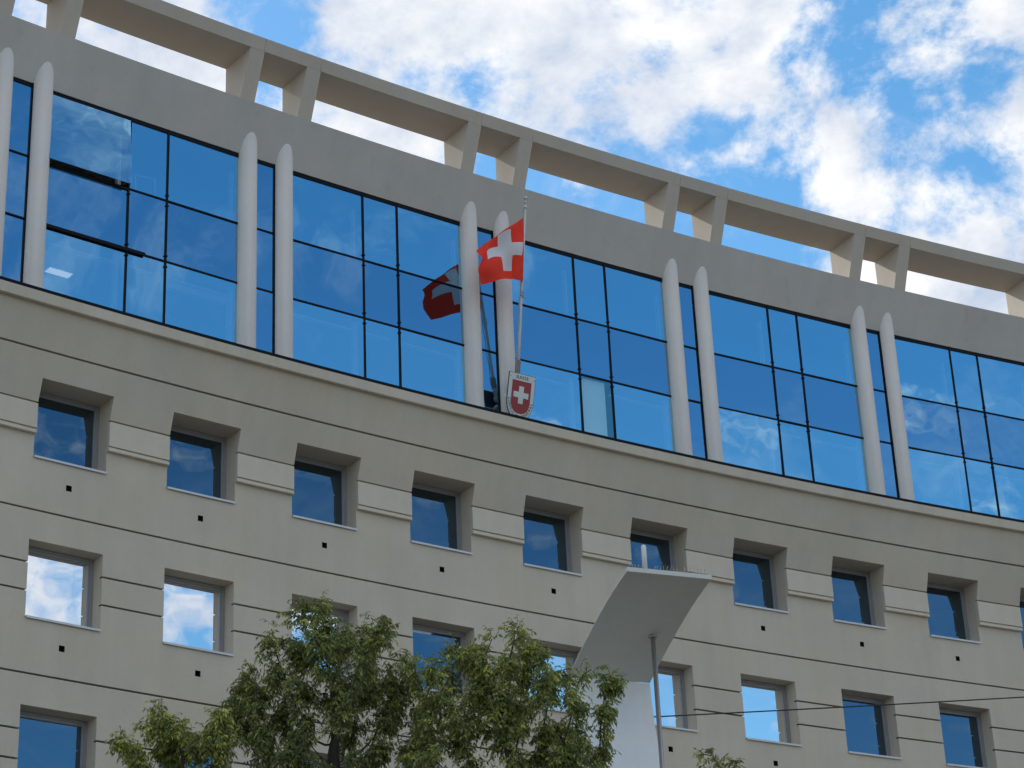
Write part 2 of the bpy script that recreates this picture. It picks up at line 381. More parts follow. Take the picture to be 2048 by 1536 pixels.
# the bay on the left has a heavier bar where a sash stands ajar
fm2 = MB(); fm2.v = list(fm.v); fm2.f = list(fm.f); fm2.m = list(fm.m)
fm2.box(-HWB+.01, ML+.42, -.05, -.0125, ZT2-.045-ZGB, ZT2+.030-ZGB)
fm2.box(-HWB+.045, ML-MW, -.012, .055, ZT1-.05-ZGB, ZT1-TW-ZGB+.0005)
bay2_me = fm2.mesh('glazing_bay', M['black'])
cols_x = [(-HWB+.045, ML-MW), (ML+MW, MR_-MW), (MR_+MW, HWB-.045)]
rows_z = [(ZGB, ZT2-TW), (ZT2+TW, ZT1-TW), (ZT1+TW, ZGT-.10)]
pane_me = {}
for c, (xa, xb) in enumerate(cols_x):
    for q, (za, zb_) in enumerate(rows_z):
        g = MB(); w2, h2 = (xb-xa)/2+.004, (zb_-za)/2+.004; g.pane(-w2, w2, 0, .012, -h2, h2)
        pane_me[(c, q)] = g.mesh('pane', [M[('gL', 'gS', 'gA')[q]], M['clear']])
        g = MB(); g.pane(-w2, w2, 0, .012, -2*h2, 0); pane_me[(c, q, 'hang')] = g.mesh('pane', [M['gA'], M['clear']])
trim = []                                   # pale inner posts and blind boxes just behind the glass
for x in (ML-.20, HWB-.24):
    for za, zb_, i_ in ((0, ZT2-.06-ZGB, 0), (ZT1+.06-ZGB, ZGT-.42-ZGB, .02)):
        t_ = MB(); t_.box(0, .11-2*i_, 0, .12, 0, zb_-za); trim.append(('inner_post', t_.mesh('inner_post', M['inner']), (x+i_, .16, za)))
for a, b in cols_x:
    t_ = MB(); t_.box(0, b-a-.15, 0, .12, 0, .055); trim.append(('blind_box', t_.mesh('blind_box', M['inner']), (a+.05, .22, ZT2-.27-ZGB)))
t_ = MB(); t_.box(0, ML-.2+HWB-.08, 0, .14, 0, .15); half_blind = t_.mesh('half_drawn_blind', M['inner'])
bays = {}
for j in range(-4, 4):
    s = CPH+(j+.5)*2*PW
    if s-HWB < S0 or s+HWB > S1: continue
    b = bays[j] = bplace('glazing_bay', bay2_me if j == -2 else bay_me, s, DGL, ZGB)
    for c, (xa, xb) in enumerate(cols_x):
        for q, (za, zb_) in enumerate(rows_z):
            if j == -2 and c == 0 and q == 2:    # top-hung sash pushed open at the bottom
                put('pane', pane_me[(c, q, 'hang')], b, ((xa+xb)/2, -.016, zb_-ZGB), (-math.radians(5.6), 0, 0), label='glass sash tilted open at the bottom')
                continue
            if j == 0 and c == 1 and q == 0:
                me_ = pane_me[(c, q)].copy(); me_.materials[0] = M['gC']; pane_me[(c, q, 'blind')] = me_
            put('pane', pane_me[(c, q, 'blind') if (j, c, q) == (0, 1, 0) else (c, q)], b, ((xa+xb)/2, .012, (za+zb_)/2-ZGB), (random.gauss(0, .0028), 0, random.gauss(0, .0028)))
    for nm, me_, lo_ in trim: put(nm, me_, b, lo_)
    if j == 2: put('half_drawn_blind', half_blind, b, (-HWB+.08, .24, ZT2-.45-ZGB))
    if j == -2: put('half_drawn_blind', half_blind, b, (MR_+.05, .24, ZT2-.45-ZGB))
SB = CW/2-CR+.03
sf = MB()
sf.box(SB-.06, SB, -.02, .05, 0, ZGT-ZGB); sf.box(-SB, -SB+.012, -.02, .05, 0, ZGT-ZGB)
sf.box(-SB+.012, SB-.06, -.005, .05, ZGT-.10-ZGB, ZGT-.001-ZGB)
for z in (ZT2, ZT1): sf.box(-SB+.012, SB-.06, -.008, .05, z-TW-ZGB, z+TW-ZGB)
slim_me = sf.mesh('slim_bay', M['black'])
sp_me = []
for za, zb_ in rows_z:
    g = MB(); w2, h2 = (2*SB-.072)/2+.004, (zb_-za)/2+.004; g.pane(-w2, w2, 0, .012, -h2, h2); sp_me.append(g.mesh('pane', [M['gS'], M['clear']]))
for j in pairs:
    b = bplace('slim_bay', slim_me, CPH+j*2*PW, DGL, ZGB)
    for q, (za, zb_) in enumerate(rows_z):
        put('pane', sp_me[q], b, (-.024, .012, (za+zb_)/2-ZGB), (random.gauss(0, .0028), 0, random.gauss(0, .0028)))
# blind drawn down behind the narrow lower pane of the bay beside the flag
bl = MB(); bl.box(ML+MW+.02, MR_-MW-.16, .075, .085, 0, ZT2-.05-ZGB)
put('roller_blind', bl.mesh('roller_blind', M['inner']), bays[0], label='pale blind drawn down behind the narrow pane')

# ---- rooms, roof, back
rm = MB()
def slab(mb, d0, d1, z0, z1, mi=0):
    ss = dense([S0+.05, S1-.05], 2.)
    for a, b in zip(ss, ss[1:]):
        for za, zb_, f in ((z0, z0, 0), (z1, z1, 1)):
            q = [G(a, d0, za), G(b, d0, za), G(b, d1, za), G(a, d1, za)]; mb.quad(*(q if f else reversed(q)), mi)
        mb.quad(G(a, d0, z0), G(b, d0, z0), G(b, d0, z1), G(a, d0, z1), mi)
fs = MB()
for z0, z1 in ((ZT2-.02, ZT1-.12), (20.2, ZGB-.12), (16.62, 17.3), (13.3, 14.0), (9.9, 10.6)): slab(fs, .10 if z0 > 20.5 else .44, 6.0, z0, z1)
slab(fs, .12, 6.0, ZGT-.14, ZGT-.02)
bpart('floor_slab', fs, M['ceil'])
sp = MB(); ss = dense([S0+.05, S1-.05], 2.)
for a, b in zip(ss, ss[1:]): sp.quad(G(a, .06, ZT2), G(b, .06, ZT2), G(b, .06, ZT1-.02), G(a, .06, ZT1-.02))
bpart('spandrel_backing', sp, M['dark'])
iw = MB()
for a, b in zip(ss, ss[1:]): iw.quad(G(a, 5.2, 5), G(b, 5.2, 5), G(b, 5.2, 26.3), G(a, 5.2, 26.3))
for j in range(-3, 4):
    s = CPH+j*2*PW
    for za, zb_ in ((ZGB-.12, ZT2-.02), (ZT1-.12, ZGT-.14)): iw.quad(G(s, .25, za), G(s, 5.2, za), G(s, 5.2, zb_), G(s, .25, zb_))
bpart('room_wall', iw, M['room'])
rf = MB()
for a, b in zip(ss, ss[1:]):
    rf.quad(G(a, DSOF-.01, 26.9), G(b, DSOF-.01, 26.9), G(b, 14, 26.9), G(a, 14, 26.9))
bpart('roof', rf, M['roof'])
bk = MB(); sb = dense([S0, S1], 2.)
for a, b in zip(sb, sb[1:]): bk.quad(G(b, 14, -HC), G(a, 14, -HC), G(a, 14, 26.9), G(b, 14, 26.9))
for s in (S0, S1):
    q = [G(s, 0, -HC), G(s, 14, -HC), G(s, 14, 26.9), G(s, .1, 26.9), G(s, c1(ZLB), ZLB)]; bk.add(q, (tuple(range(5)),))
bpart('back_wall', bk, M['wall'])

# ------------------------------------------------------------------ ground
def sheet(name, x0, x1, y0, y1, z, m, lab=None):
    mb = MB(); mb.quad((x0, y0, z), (x1, y0, z), (x1, y1, z), (x0, y1, z)); return put(name, mb.mesh(name, m), kind='structure')
M['asphalt'] = plaster('asphalt', (.045, .044, .043), .15, .3, 0, rough=.9)
M['paving'] = plaster('paving', (.17, .165, .155), .1, .3, 0)
M['kerb'] = plaster('kerbstone', (.36, .35, .33), .08, .3, 0)
sheet('ground', -1500, 1500, -1500, 1500, 0, M['asphalt'])
pv_ = MB(); kb = MB(); ss = dense([S0-10, S1+30], 2.)
for a, b in zip(ss, ss[1:]):
    pv_.quad(G(a, -13.7, .12-HC), G(b, -13.7, .12-HC), G(b, 14, .12-HC), G(a, 14, .12-HC))
    kb.quad(G(a, -14, .125-HC), G(b, -14, .125-HC), G(b, -13.7, .125-HC), G(a, -13.7, .125-HC))
    kb.quad(G(a, -14, -HC), G(b, -14, -HC), G(b, -14, .125-HC), G(a, -14, .125-HC))
put('pavement', pv_.mesh('pavement', M['paving']), kind='structure'); put('kerb', kb.mesh('kerb', M['kerb']), kind='structure')

# ------------------------------------------------------------------ flagpole, flag, shield sign
M['pole'] = mat('pole_paint', (.62, .62, .61), .35); M['rope'] = mat('rope', (.38, .37, .35), .9)
def pole_pt(z): return (-1.06, -.5-.156*(z-22.43), z)
AF = ang(-1.06)
fp_org = G(*pole_pt(22.1))
fp = put('flagpole', None, None, fp_org, label='white leaning flagpole fixed to a column, carrying the red flag', cat='flagpole')
def fpart(name, mb, m, smooth=False, **k): return put(name, mb.mesh(name, m, smooth, fp_org), fp, **k)
mb = MB(); mb.tube([G(*pole_pt(z)) for z in (22.05, 23.5, 25, 26.62)], [.042, .040, .034, .027], 14); fpart('pole', mb, M['pole'], True)
mb = MB()
for z0, z1, r in ((26.60, 26.64, .04), (26.64, 26.70, .026), (26.70, 26.745, .048), (26.745, 26.775, .03), (26.47, 26.52, .045)): mb.tube([G(*pole_pt(z0)), G(*pole_pt(z1))], r, 14)
fpart('finial', mb, M['pole'], True)
mb = MB(); pts = []
for k in range(40):
    z = 26.5-k*(26.5-22.35)/39; s, d, _ = pole_pt(z); pts.append(G(s-.052-.012*math.sin(k*.9), d-.03-.012*math.cos(k*.7), z))
mb.tube(pts, .008, 6)
for z in (24.42, 24.36, 24.30):
    s, d, _ = pole_pt(z); mb.tube([G(s-.05, d-.035, z), G(s+.045, d-.03, z-.035), G(s+.05, d+.03, z-.05)], .011, 6)
s, d, _ = pole_pt(24.3); mb.tube([G(s-.045, d-.03, 24.32), G(s+.0, d-.09, 24.24), G(s+.07, d-.08, 24.20)], .010, 6)
pts = []
for k in range(60):
    z = 22.72-k*.30/59; s, d, _ = pole_pt(z); a = k*.95; pts.append(G(s+.058*math.cos(a), d-.058*math.sin(a)-.0, z))
mb.tube(pts, .013, 6)
fpart('halyard', mb, M['rope'], True)
mb = MB()
for z in (22.12, 22.34):
    s, d, _ = pole_pt(z); p, q = G(s, -.12, z), G(s, d+.05, z); mb.tube([p, q], .025, 8)
    mb.tube([G(s, d, z-.03), G(s, d, z+.03)], .06, 14)
fpart('bracket', mb, M['pole'], True)

FG = [[(-1.056, -1.085, 26.269), (-1.058, -1.05, 25.955), (-1.055, -0.99, 25.448), (-1.06, -0.94, 24.938), (-1.066, -0.91, 24.619)], [(-1.216, -1.135, 26.126), (-1.2, -1.13, 25.824), (-1.211, -1.11, 25.363), (-1.304, -1.06, 24.845), (-1.356, -1.01, 24.551)], [(-1.703, -1.085, 25.707), (-1.682, -1.07, 25.654), (-1.589, -1.01, 25.255), (-1.504, -0.98, 24.856), (-1.513, -0.97, 24.542)], [(-2.22, -1.105, 25.238), (-2.212, -1.13, 25.163), (-2.143, -1.13, 24.984), (-2.149, -1.14, 24.533), (-2.057, -1.07, 24.29)], [(-2.535, -1.165, 24.94), (-2.45, -1.17, 24.817), (-2.473, -1.19, 24.6), (-2.5, -1.14, 24.427), (-2.367, -1.09, 24.122)]]
FU = [0, .19, .5, .81, 1]
def hermite(xs, ys, t):
    i = max(0, min(len(xs)-2, int(np.searchsorted(xs, t)-1))); h = xs[i+1]-xs[i]; u = (t-xs[i])/h
    def sl_(k): 
        a, b = max(k-1, 0), min(k+1, len(xs)-1); return (ys[b]-ys[a])/(xs[b]-xs[a])
    m0, m1 = sl_(i)*h, sl_(i+1)*h
    return (2*u**3-3*u**2+1)*ys[i]+(u**3-2*u**2+u)*m0+(-2*u**3+3*u**2)*ys[i+1]+(u**3-u**2)*m1
FA = np.array(FG)
def flag_pt(u, v):
    col = np.array([hermite(FU, FA[:, j, :], u) for j in range(5)]); p = hermite(FU, col, v)
    s, d, z = p; w = min(1, u*3)
    d += w*(.035*math.sin(u*9+v*5)+.02*math.sin(v*13-u*6)); z += w*.010*math.sin(u*17+v*3)
    return G(s, d, z)
NF = 64; fl = MB(); fl_org = G(*pole_pt(24.6))
for i in range(NF+1):
    for j in range(NF+1): fl.v.append(tuple(flag_pt(i/NF, j/NF)))
for i in range(NF):
    for j in range(NF):
        u, v = (i+.5)/NF, (j+.5)/NF; a, b = 11/NF*1.0/1, 0
        arm, ln = 7/64*1.0, 23.2/64
        c = (abs(u-.5) < arm and abs(v-.5) < ln) or (abs(v-.5) < arm and abs(u-.5) < ln)
        fl.f.append((i*(NF+1)+j, (i+1)*(NF+1)+j, (i+1)*(NF+1)+j+1, i*(NF+1)+j+1)); fl.m.append(1 if c else 0)
def cloth(name, c):
    m = mat(name, c, .75, spec=.2); L = m.node_tree.links.new; p = m.node_tree.nodes['Principled BSDF']
    t = N(m, 'ShaderNodeBsdfTranslucent'); t.inputs[0].default_value = (*c, 1); x = N(m, 'ShaderNodeMixShader'); x.inputs[0].default_value = .12
    b = N(m, 'ShaderNodeBump'); b.inputs['Strength'].default_value = .25; b.inputs['Distance'].default_value = .02; L(noise(m, 9, 3, .5), b.inputs['Height']); L(b.outputs[0], p.inputs['Normal'])
    L(p.outputs[0], x.inputs[1]); L(t.outputs[0], x.inputs[2]); L(x.outputs[0], m.node_tree.nodes['Material Output'].inputs[0]); return m
M['red'] = cloth('red_cloth', (.92, .055, .028)); M['whitecloth'] = cloth('white_cloth', (.74, .72, .74))
flag = put('flag', fl.mesh('flag', [M['red'], M['whitecloth']], True, fl_org), None, fl_org, label='red flag with a white cross, drooping from the leaning pole', cat='flag')

SGW, SGZ = .735, 22.365
sg_org = G(-.99, -.602, SGZ)
sign = put('shield_sign', None, None, sg_org, (math.atan(.25), 0, ang(-.99)), label='white shield sign with red field and cross, lettered SUISSE CONSULAT GENERAL', cat='sign')
def shield(w, h, zt, n=28, straight=.56):
    zs = zt-(h*straight); pts = [(-w/2, zt), (-w/2, zs)]
    for k in range(1, n):
        a = math.pi+math.pi*k/n; ca, sa = math.cos(a), math.sin(a)
        pts.append((w/2*math.copysign(abs(ca)**.86, ca), zs+(h*(1-straight))*math.copysign(abs(sa)**.92, sa)))
    return pts+[(w/2, zs), (w/2, zt)]
M['enamel'] = mat('white_enamel', (.66, .69, .68), .3); M['redenamel'] = mat('red_enamel', (.30, .012, .016), .3); M['ink'] = mat('black_ink', (.012, .012, .016), .5)
M['signback'] = mat('sign_back', (.05, .05, .05), .5)
def spart(name, mb, m, **k): return put(name, mb.mesh(name, m), sign, **k)
SH = 1.085
mb = MB(); mb.extrude(shield(SGW, SH, 0), -.004, .02); spart('back_plate', mb, [M['ink']])
mb = MB(); mb.extrude(shield(SGW-.022, SH-.024, -.011), -.008, -.0045); face = spart('face', mb, M['enamel'])
mb = MB(); mb.extrude(shield(.525, .775, -.168, straight=.60), -.011, -.0085); spart('red_field', mb, M['redenamel'])
mb = MB(); cz = -.50
x, t = .205, .066
mb.extrude([(-t, cz+x), (-t, cz+t), (-x, cz+t), (-x, cz-t), (-t, cz-t), (-t, cz-x), (t, cz-x), (t, cz-t), (x, cz-t), (x, cz+t), (t, cz+t), (t, cz+x)], -.0145, -.0115)
spart('cross', mb, M['enamel'])
mb = MB()
for x, z in ((-.325, -.10), (.325, -.10)): mb.tube([(x, -.0085, z), (x, -.012, z)], .011, 10)
spart('bolt', mb, M['ink'])
def glyph(ch, size):
    cu = bpy.data.curves.new('glyph', 'FONT'); cu.body = ch; cu.size = size; cu.align_x = 'CENTER'; cu.align_y = 'CENTER'; cu.offset = size*.012
    cu.resolution_u = 3
    ob = bpy.data.objects.new('glyph', cu); COL.objects.link(ob); bpy.context.view_layer.update()
    me = ob.evaluated_get(bpy.context.evaluated_depsgraph_get()).to_mesh()
    v = [(q.co.x, q.co.y) for q in me.vertices]; f = [tuple(p.vertices) for p in me.polygons]
    ob.to_mesh_clear(); bpy.data.objects.remove(ob); bpy.data.curves.remove(cu); return v, f
tx = MB()
for k, ch_ in enumerate('SUISSE'):
    adv = [-.150, -.085, -.037, .014, .078, .142][k]
    v, f = glyph(ch_, .105); tx.add([(adv+px, -.0105, -.093+py) for px, py in v], f)
word = 'CONSULAT GENERAL'; zc0 = -.6076
for k, ch_ in enumerate(word):
    if ch_ == ' ': continue
    a = math.radians(184+k*(352-184)/(len(word)-1)); rx, rz = .313, .412
    cx_, cz_ = rx*math.cos(a), zc0+rz*math.sin(a)
    tx_, tz_ = -rx*math.sin(a), rz*math.cos(a); ln = math.hypot(tx_, tz_); tx_, tz_ = tx_/ln, tz_/ln; ux, uz = -tz_, tx_
    v, f = glyph(ch_, .098); tx.add([(cx_+px*tx_+py*ux, -.0105, cz_+px*tz_+py*uz) for px, py in v], f)
spart('lettering', tx, M['ink'])
mb = MB(); mb.box(-.43, .30, .022, .05, -.60, -.545); mb.box(-.20, -.13, .05, .2, -.60, -.545); mb.box(.02, .09, .05, .2, -.60, -.545)
spart('bracket', mb, M['white'])

# ------------------------------------------------------------------ curved canopy on a tall pylon in front of the facade
PH = .386; PT = Vector((math.cos(PH), math.sin(PH), 0)); PN = Vector((math.sin(PH), -math.cos(PH), 0)); PP = Vector((2.33, 41., 0)); PWID = 1.65
M['canopy'] = plaster('canopy_sheet', (.76, .77, .72), .05, .05, .04, rough=.5)
M['pylon'] = plaster('pylon_paint', (.84, .85, .86), .03, .04, .05, rough=.4)
M['steel'] = mat('brushed_steel', (.42, .40, .38), .35, .6)
py_org = Vector((PP-PT*PWID/2)); py_org.z = 0
pyl = put('canopy_pylon', None, None, py_org, label='tall pylon with white lower panel curling forward into a grey overhanging canopy', cat='canopy')
def Y(t, o, z): q = PP-PT*t+PN*o; return Vector((q.x, q.y, z))
def ppart(name, mb, m, smooth=False, **k): return put(name, mb.mesh(name, m, smooth, py_org), pyl, **k)
cpz = [(0, 14.465), (.10, 14.515), (.2, 14.563), (.5, 14.703), (.80, 14.832), (1.10, 14.955), (1.40, 15.075), (1.69, 15.180), (2.0, 15.282), (2.26, 15.362), (2.56, 15.44), (2.80, 15.495)]
low = [(0, 14.455), (.012, 14.2), (.045, 13.926), (.09, 13.6), (.15, 13.3), (.215, 13.0), (.285, 12.7), (.40, 12.2), (.55, 11.5), (.75, 10.5), (1.0, 9.0), (1.2, 7), (1.35, 4.), (1.4, 0)]
def shell(prof_, th, t0=0, t1=PWID):
    mb = MB(); n = len(prof_); nx = 8; top = []
    for i, (o, z) in enumerate(prof_):
        a = prof_[max(i-1, 0)]; b = prof_[min(i+1, n-1)]; tx_, tz_ = b[0]-a[0], b[1]-a[1]; l = math.hypot(tx_, tz_); top.append((o-tz_/l*th, z+tx_/l*th))
    if prof_ is low: top = [(o-th, z) for o, z in prof_]
    for p_ in (prof_, top):
        for o, z in p_:
            for k in range(nx+1): mb.v.append(tuple(Y(t1+(t0-t1)*k/nx, o, z)))
    w = nx+1
    for i in range(n-1):
        for k in range(nx):
            a = i*w+k; mb.f.append((a, a+1, a+1+w, a+w)); mb.m.append(0)
            a += n*w; mb.f.append((a, a+w, a+1+w, a+1)); mb.m.append(0)
        for k in (0, nx): mb.f.append((i*w+k, (i+1)*w+k, (n+i+1)*w+k, (n+i)*w+k)); mb.m.append(0)
    for i in (0, n-1):
        for k in range(nx): mb.f.append((i*w+k, i*w+k+1, (n+i)*w+k+1, (n+i)*w+k)); mb.m.append(0)
    return mb
cano = ppart('canopy', shell(cpz, .022), M['canopy'])
ppart('lower_panel', shell(low, .25), M['pylon'])
mb = MB(); e = [(2.79, 15.485), (2.875, 15.505), (2.885, 15.585), (2.79, 15.575)]
for t in (PWID+.004, -.004): mb.v += [tuple(Y(t, o, z)) for o, z in e]
mb.f += [(0,1,5,4), (1,2,6,5), (2,3,7,6), (3,0,4,7), (3,2,1,0), (4,5,6,7)]; mb.m += [0]*6
ppart('edge_trim', mb, M['canopy'])
mb = MB(); mb.tube([Y(.43, 1.17, 0), Y(.43, 1.17, 14.99)], .045, 20); ppart('support_pole', mb, M['steel'], True)
mb = MB(); mb.tube([Y(.43, 1.17, 14.935), Y(.43, 1.17, 14.972)], .085, 20); ppart('flange', mb, M['steel'], True)
an_org = Y(1.22, 2.70, 15.56)
mb = MB(); mb.tube([Y(1.22, 2.70, 15.53), Y(1.22, 2.70, 15.60)], .07, 16); mb.tube([Y(1.22, 2.70, 15.60), Y(1.22, 2.70, 16.08), Y(1.22, 2.70, 16.10)], [.046, .046, .03], 16)
put('rod_antenna', mb.mesh('rod_antenna', M['white'], True, an_org), None, an_org, label='white rod antenna standing on the canopy edge', cat='antenna')
M['spike'] = mat('spike_steel', (.55, .55, .56), .3, .7)
for q, (ta, tb) in enumerate(((1.62, 1.30), (1.12, .62), (.52, .04))):
    og = Y((ta+tb)/2, 2.80, 15.595); root = put('bird_spikes', None, None, og, group='bird spikes on the canopy edge', cat='bird spikes',
        label=['short strip of thin bird spikes left of the white antenna', 'strip of bird spikes right of the antenna at mid canopy edge', 'strip of bird spikes at the right end of the canopy edge'][q])
    mb = MB(); v0 = [Y(ta, 2.77, 15.585), Y(tb, 2.77, 15.585), Y(tb, 2.83, 15.60), Y(ta, 2.83, 15.60)]
    mb.add([*v0, *[p+Vector((0, 0, .015)) for p in v0]], ((0,3,2,1),(4,5,6,7),(0,1,5,4),(1,2,6,5),(2,3,7,6),(3,0,4,7))); put('base_strip', mb.mesh('base_strip', M['black'], False, og), root)
    mb = MB(); n = int((ta-tb)/.062)
    for k in range(n):
        t = ta-(k+.5)*(ta-tb)/n
        for lean in (-.05, .05): mb.tube([Y(t, 2.80, 15.60), Y(t+random.gauss(lean*.8, .012), 2.80+lean+random.gauss(0, .02), 15.60+random.uniform(.09, .13))], .0032, 4)
    put('spikes', mb.mesh('spikes', M['spike'], False, og), root)

# ------------------------------------------------------------------ span wire
M['cable'] = mat('cable', (.02, .02, .022), .6)
A_, B_ = Vector((2.16, 41.42, 13.93)), Vector((9.967, 44., 14.818)); B2 = A_+(B_-A_)*3.4; mb = MB(); pts = []
for k in range(41):
    t = k/40; p = A_.lerp(B2, t); p.z -= .22*4*t*(1-t)*.35; pts.append(p)
mb.tube(pts, .013, 6); put('overhead_wire', mb.mesh('overhead_wire', M['cable'], True, A_), None, A_, label='thin dark overhead wire crossing the lower right windows', cat='wire')

# ------------------------------------------------------------------ trees
def leaf_mat():
    m = bpy.data.materials.new('leaf'); m.use_nodes = True; t = m.node_tree; t.nodes.clear(); L = t.links.new
    at = N(m, 'ShaderNodeAttribute', attribute_name='tint', attribute_type='GEOMETRY')
    r = N(m, 'ShaderNodeValToRGB'); L(at.outputs['Fac'], r.inputs[0]); e = r.color_ramp.elements
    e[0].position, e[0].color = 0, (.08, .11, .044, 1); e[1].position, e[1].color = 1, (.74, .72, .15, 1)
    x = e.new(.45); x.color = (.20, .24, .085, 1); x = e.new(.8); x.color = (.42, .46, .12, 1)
    p = N(m, 'ShaderNodeBsdfPrincipled'); p.inputs['Roughness'].default_value = .42; p.inputs['Specular IOR Level'].default_value = .4; L(r.outputs[0], p.inputs['Base Color'])
    tl = N(m, 'ShaderNodeBsdfTranslucent'); L(r.outputs[0], tl.inputs[0]); mx_ = N(m, 'ShaderNodeMixShader'); mx_.inputs[0].default_value = .42
    L(p.outputs[0], mx_.inputs[1]); L(tl.outputs[0], mx_.inputs[2]); o = N(m, 'ShaderNodeOutputMaterial'); L(mx_.outputs[0], o.inputs[0]); return m
M['leaf'] = leaf_mat()
M['bark'] = plaster('bark', (.075, .062, .05), .25, .8, .2)
def grow(clumps, base, fork_z, nattr, seed, step=.16, dinf=1.6, dkill=.24):
    """branches grown towards points scattered through the crown"""
    r = np.random.default_rng(seed); cl = np.array(clumps); vol = cl[:, 3]**1.9; pts = []
    while len(pts) < nattr:
        c = cl[r.choice(len(cl), p=vol/vol.sum())]; v = r.normal(size=3); v /= np.linalg.norm(v); pts.append(c[:3]+v*c[3]*r.uniform(.2, 1)**.5*.90)
    att = np.array(pts); nodes = []; par = []
    cen = cl[:, :3].mean(0); p = np.array(base, float); nodes.append(p); par.append(-1)
    while p[2] < fork_z:
        p = p+np.array([(cen[0]-p[0])*.02, (cen[1]-p[1])*.02, .3])+np.append(r.normal(size=2)*.03, 0); nodes.append(p); par.append(len(nodes)-2)
    nd = np.array(nodes); alive = np.ones(len(att), bool); ntrunk = len(nd)
    big = 6.
    for it in range(260):
        A2 = att[alive]
        if not len(A2): break
        D = ((A2[:, None, :]-nd[None, max(0, ntrunk-4):, :])**2).sum(2); near = D.argmin(1)+max(0, ntrunk-4); dm = np.sqrt(D.min(1))
        lim = big if it < 25 else dinf; use = dm < lim
        if not use.any(): lim = big; use = dm < big
        if not use.any(): break
        new = []; npar = []
        for k in np.unique(near[use]):
            v = A2[use & (near == k)]-nd[k]; v /= np.linalg.norm(v, axis=1)[:, None]; dsum = v.sum(0)+r.normal(size=3)*.25+np.array([0, 0, .15]); dsum /= np.linalg.norm(dsum)+1e-9
            q = nd[k]+dsum*step
            if len(new) == 0 or min(np.linalg.norm(np.array(new)-q, axis=1)) > step*.3: new.append(q); npar.append(int(k))
        n0 = len(nd); dd = np.sqrt(((np.array(new)[:, None, :]-nd[None])**2).sum(2)).min(1); keep = dd > step*.45
        new = [q for q, k in zip(new, keep) if k]; npar = [q for q, k in zip(npar, keep) if k]
        if not new:
            idx = np.where(alive)[0]; alive[idx[dm.argmin()]] = False; continue
        nd = np.vstack([nd, new]); par += npar
        Dn = np.sqrt(((att[:, None, :]-np.array(new)[None])**2).sum(2)).min(1); alive &= Dn > dkill
    return nd, par
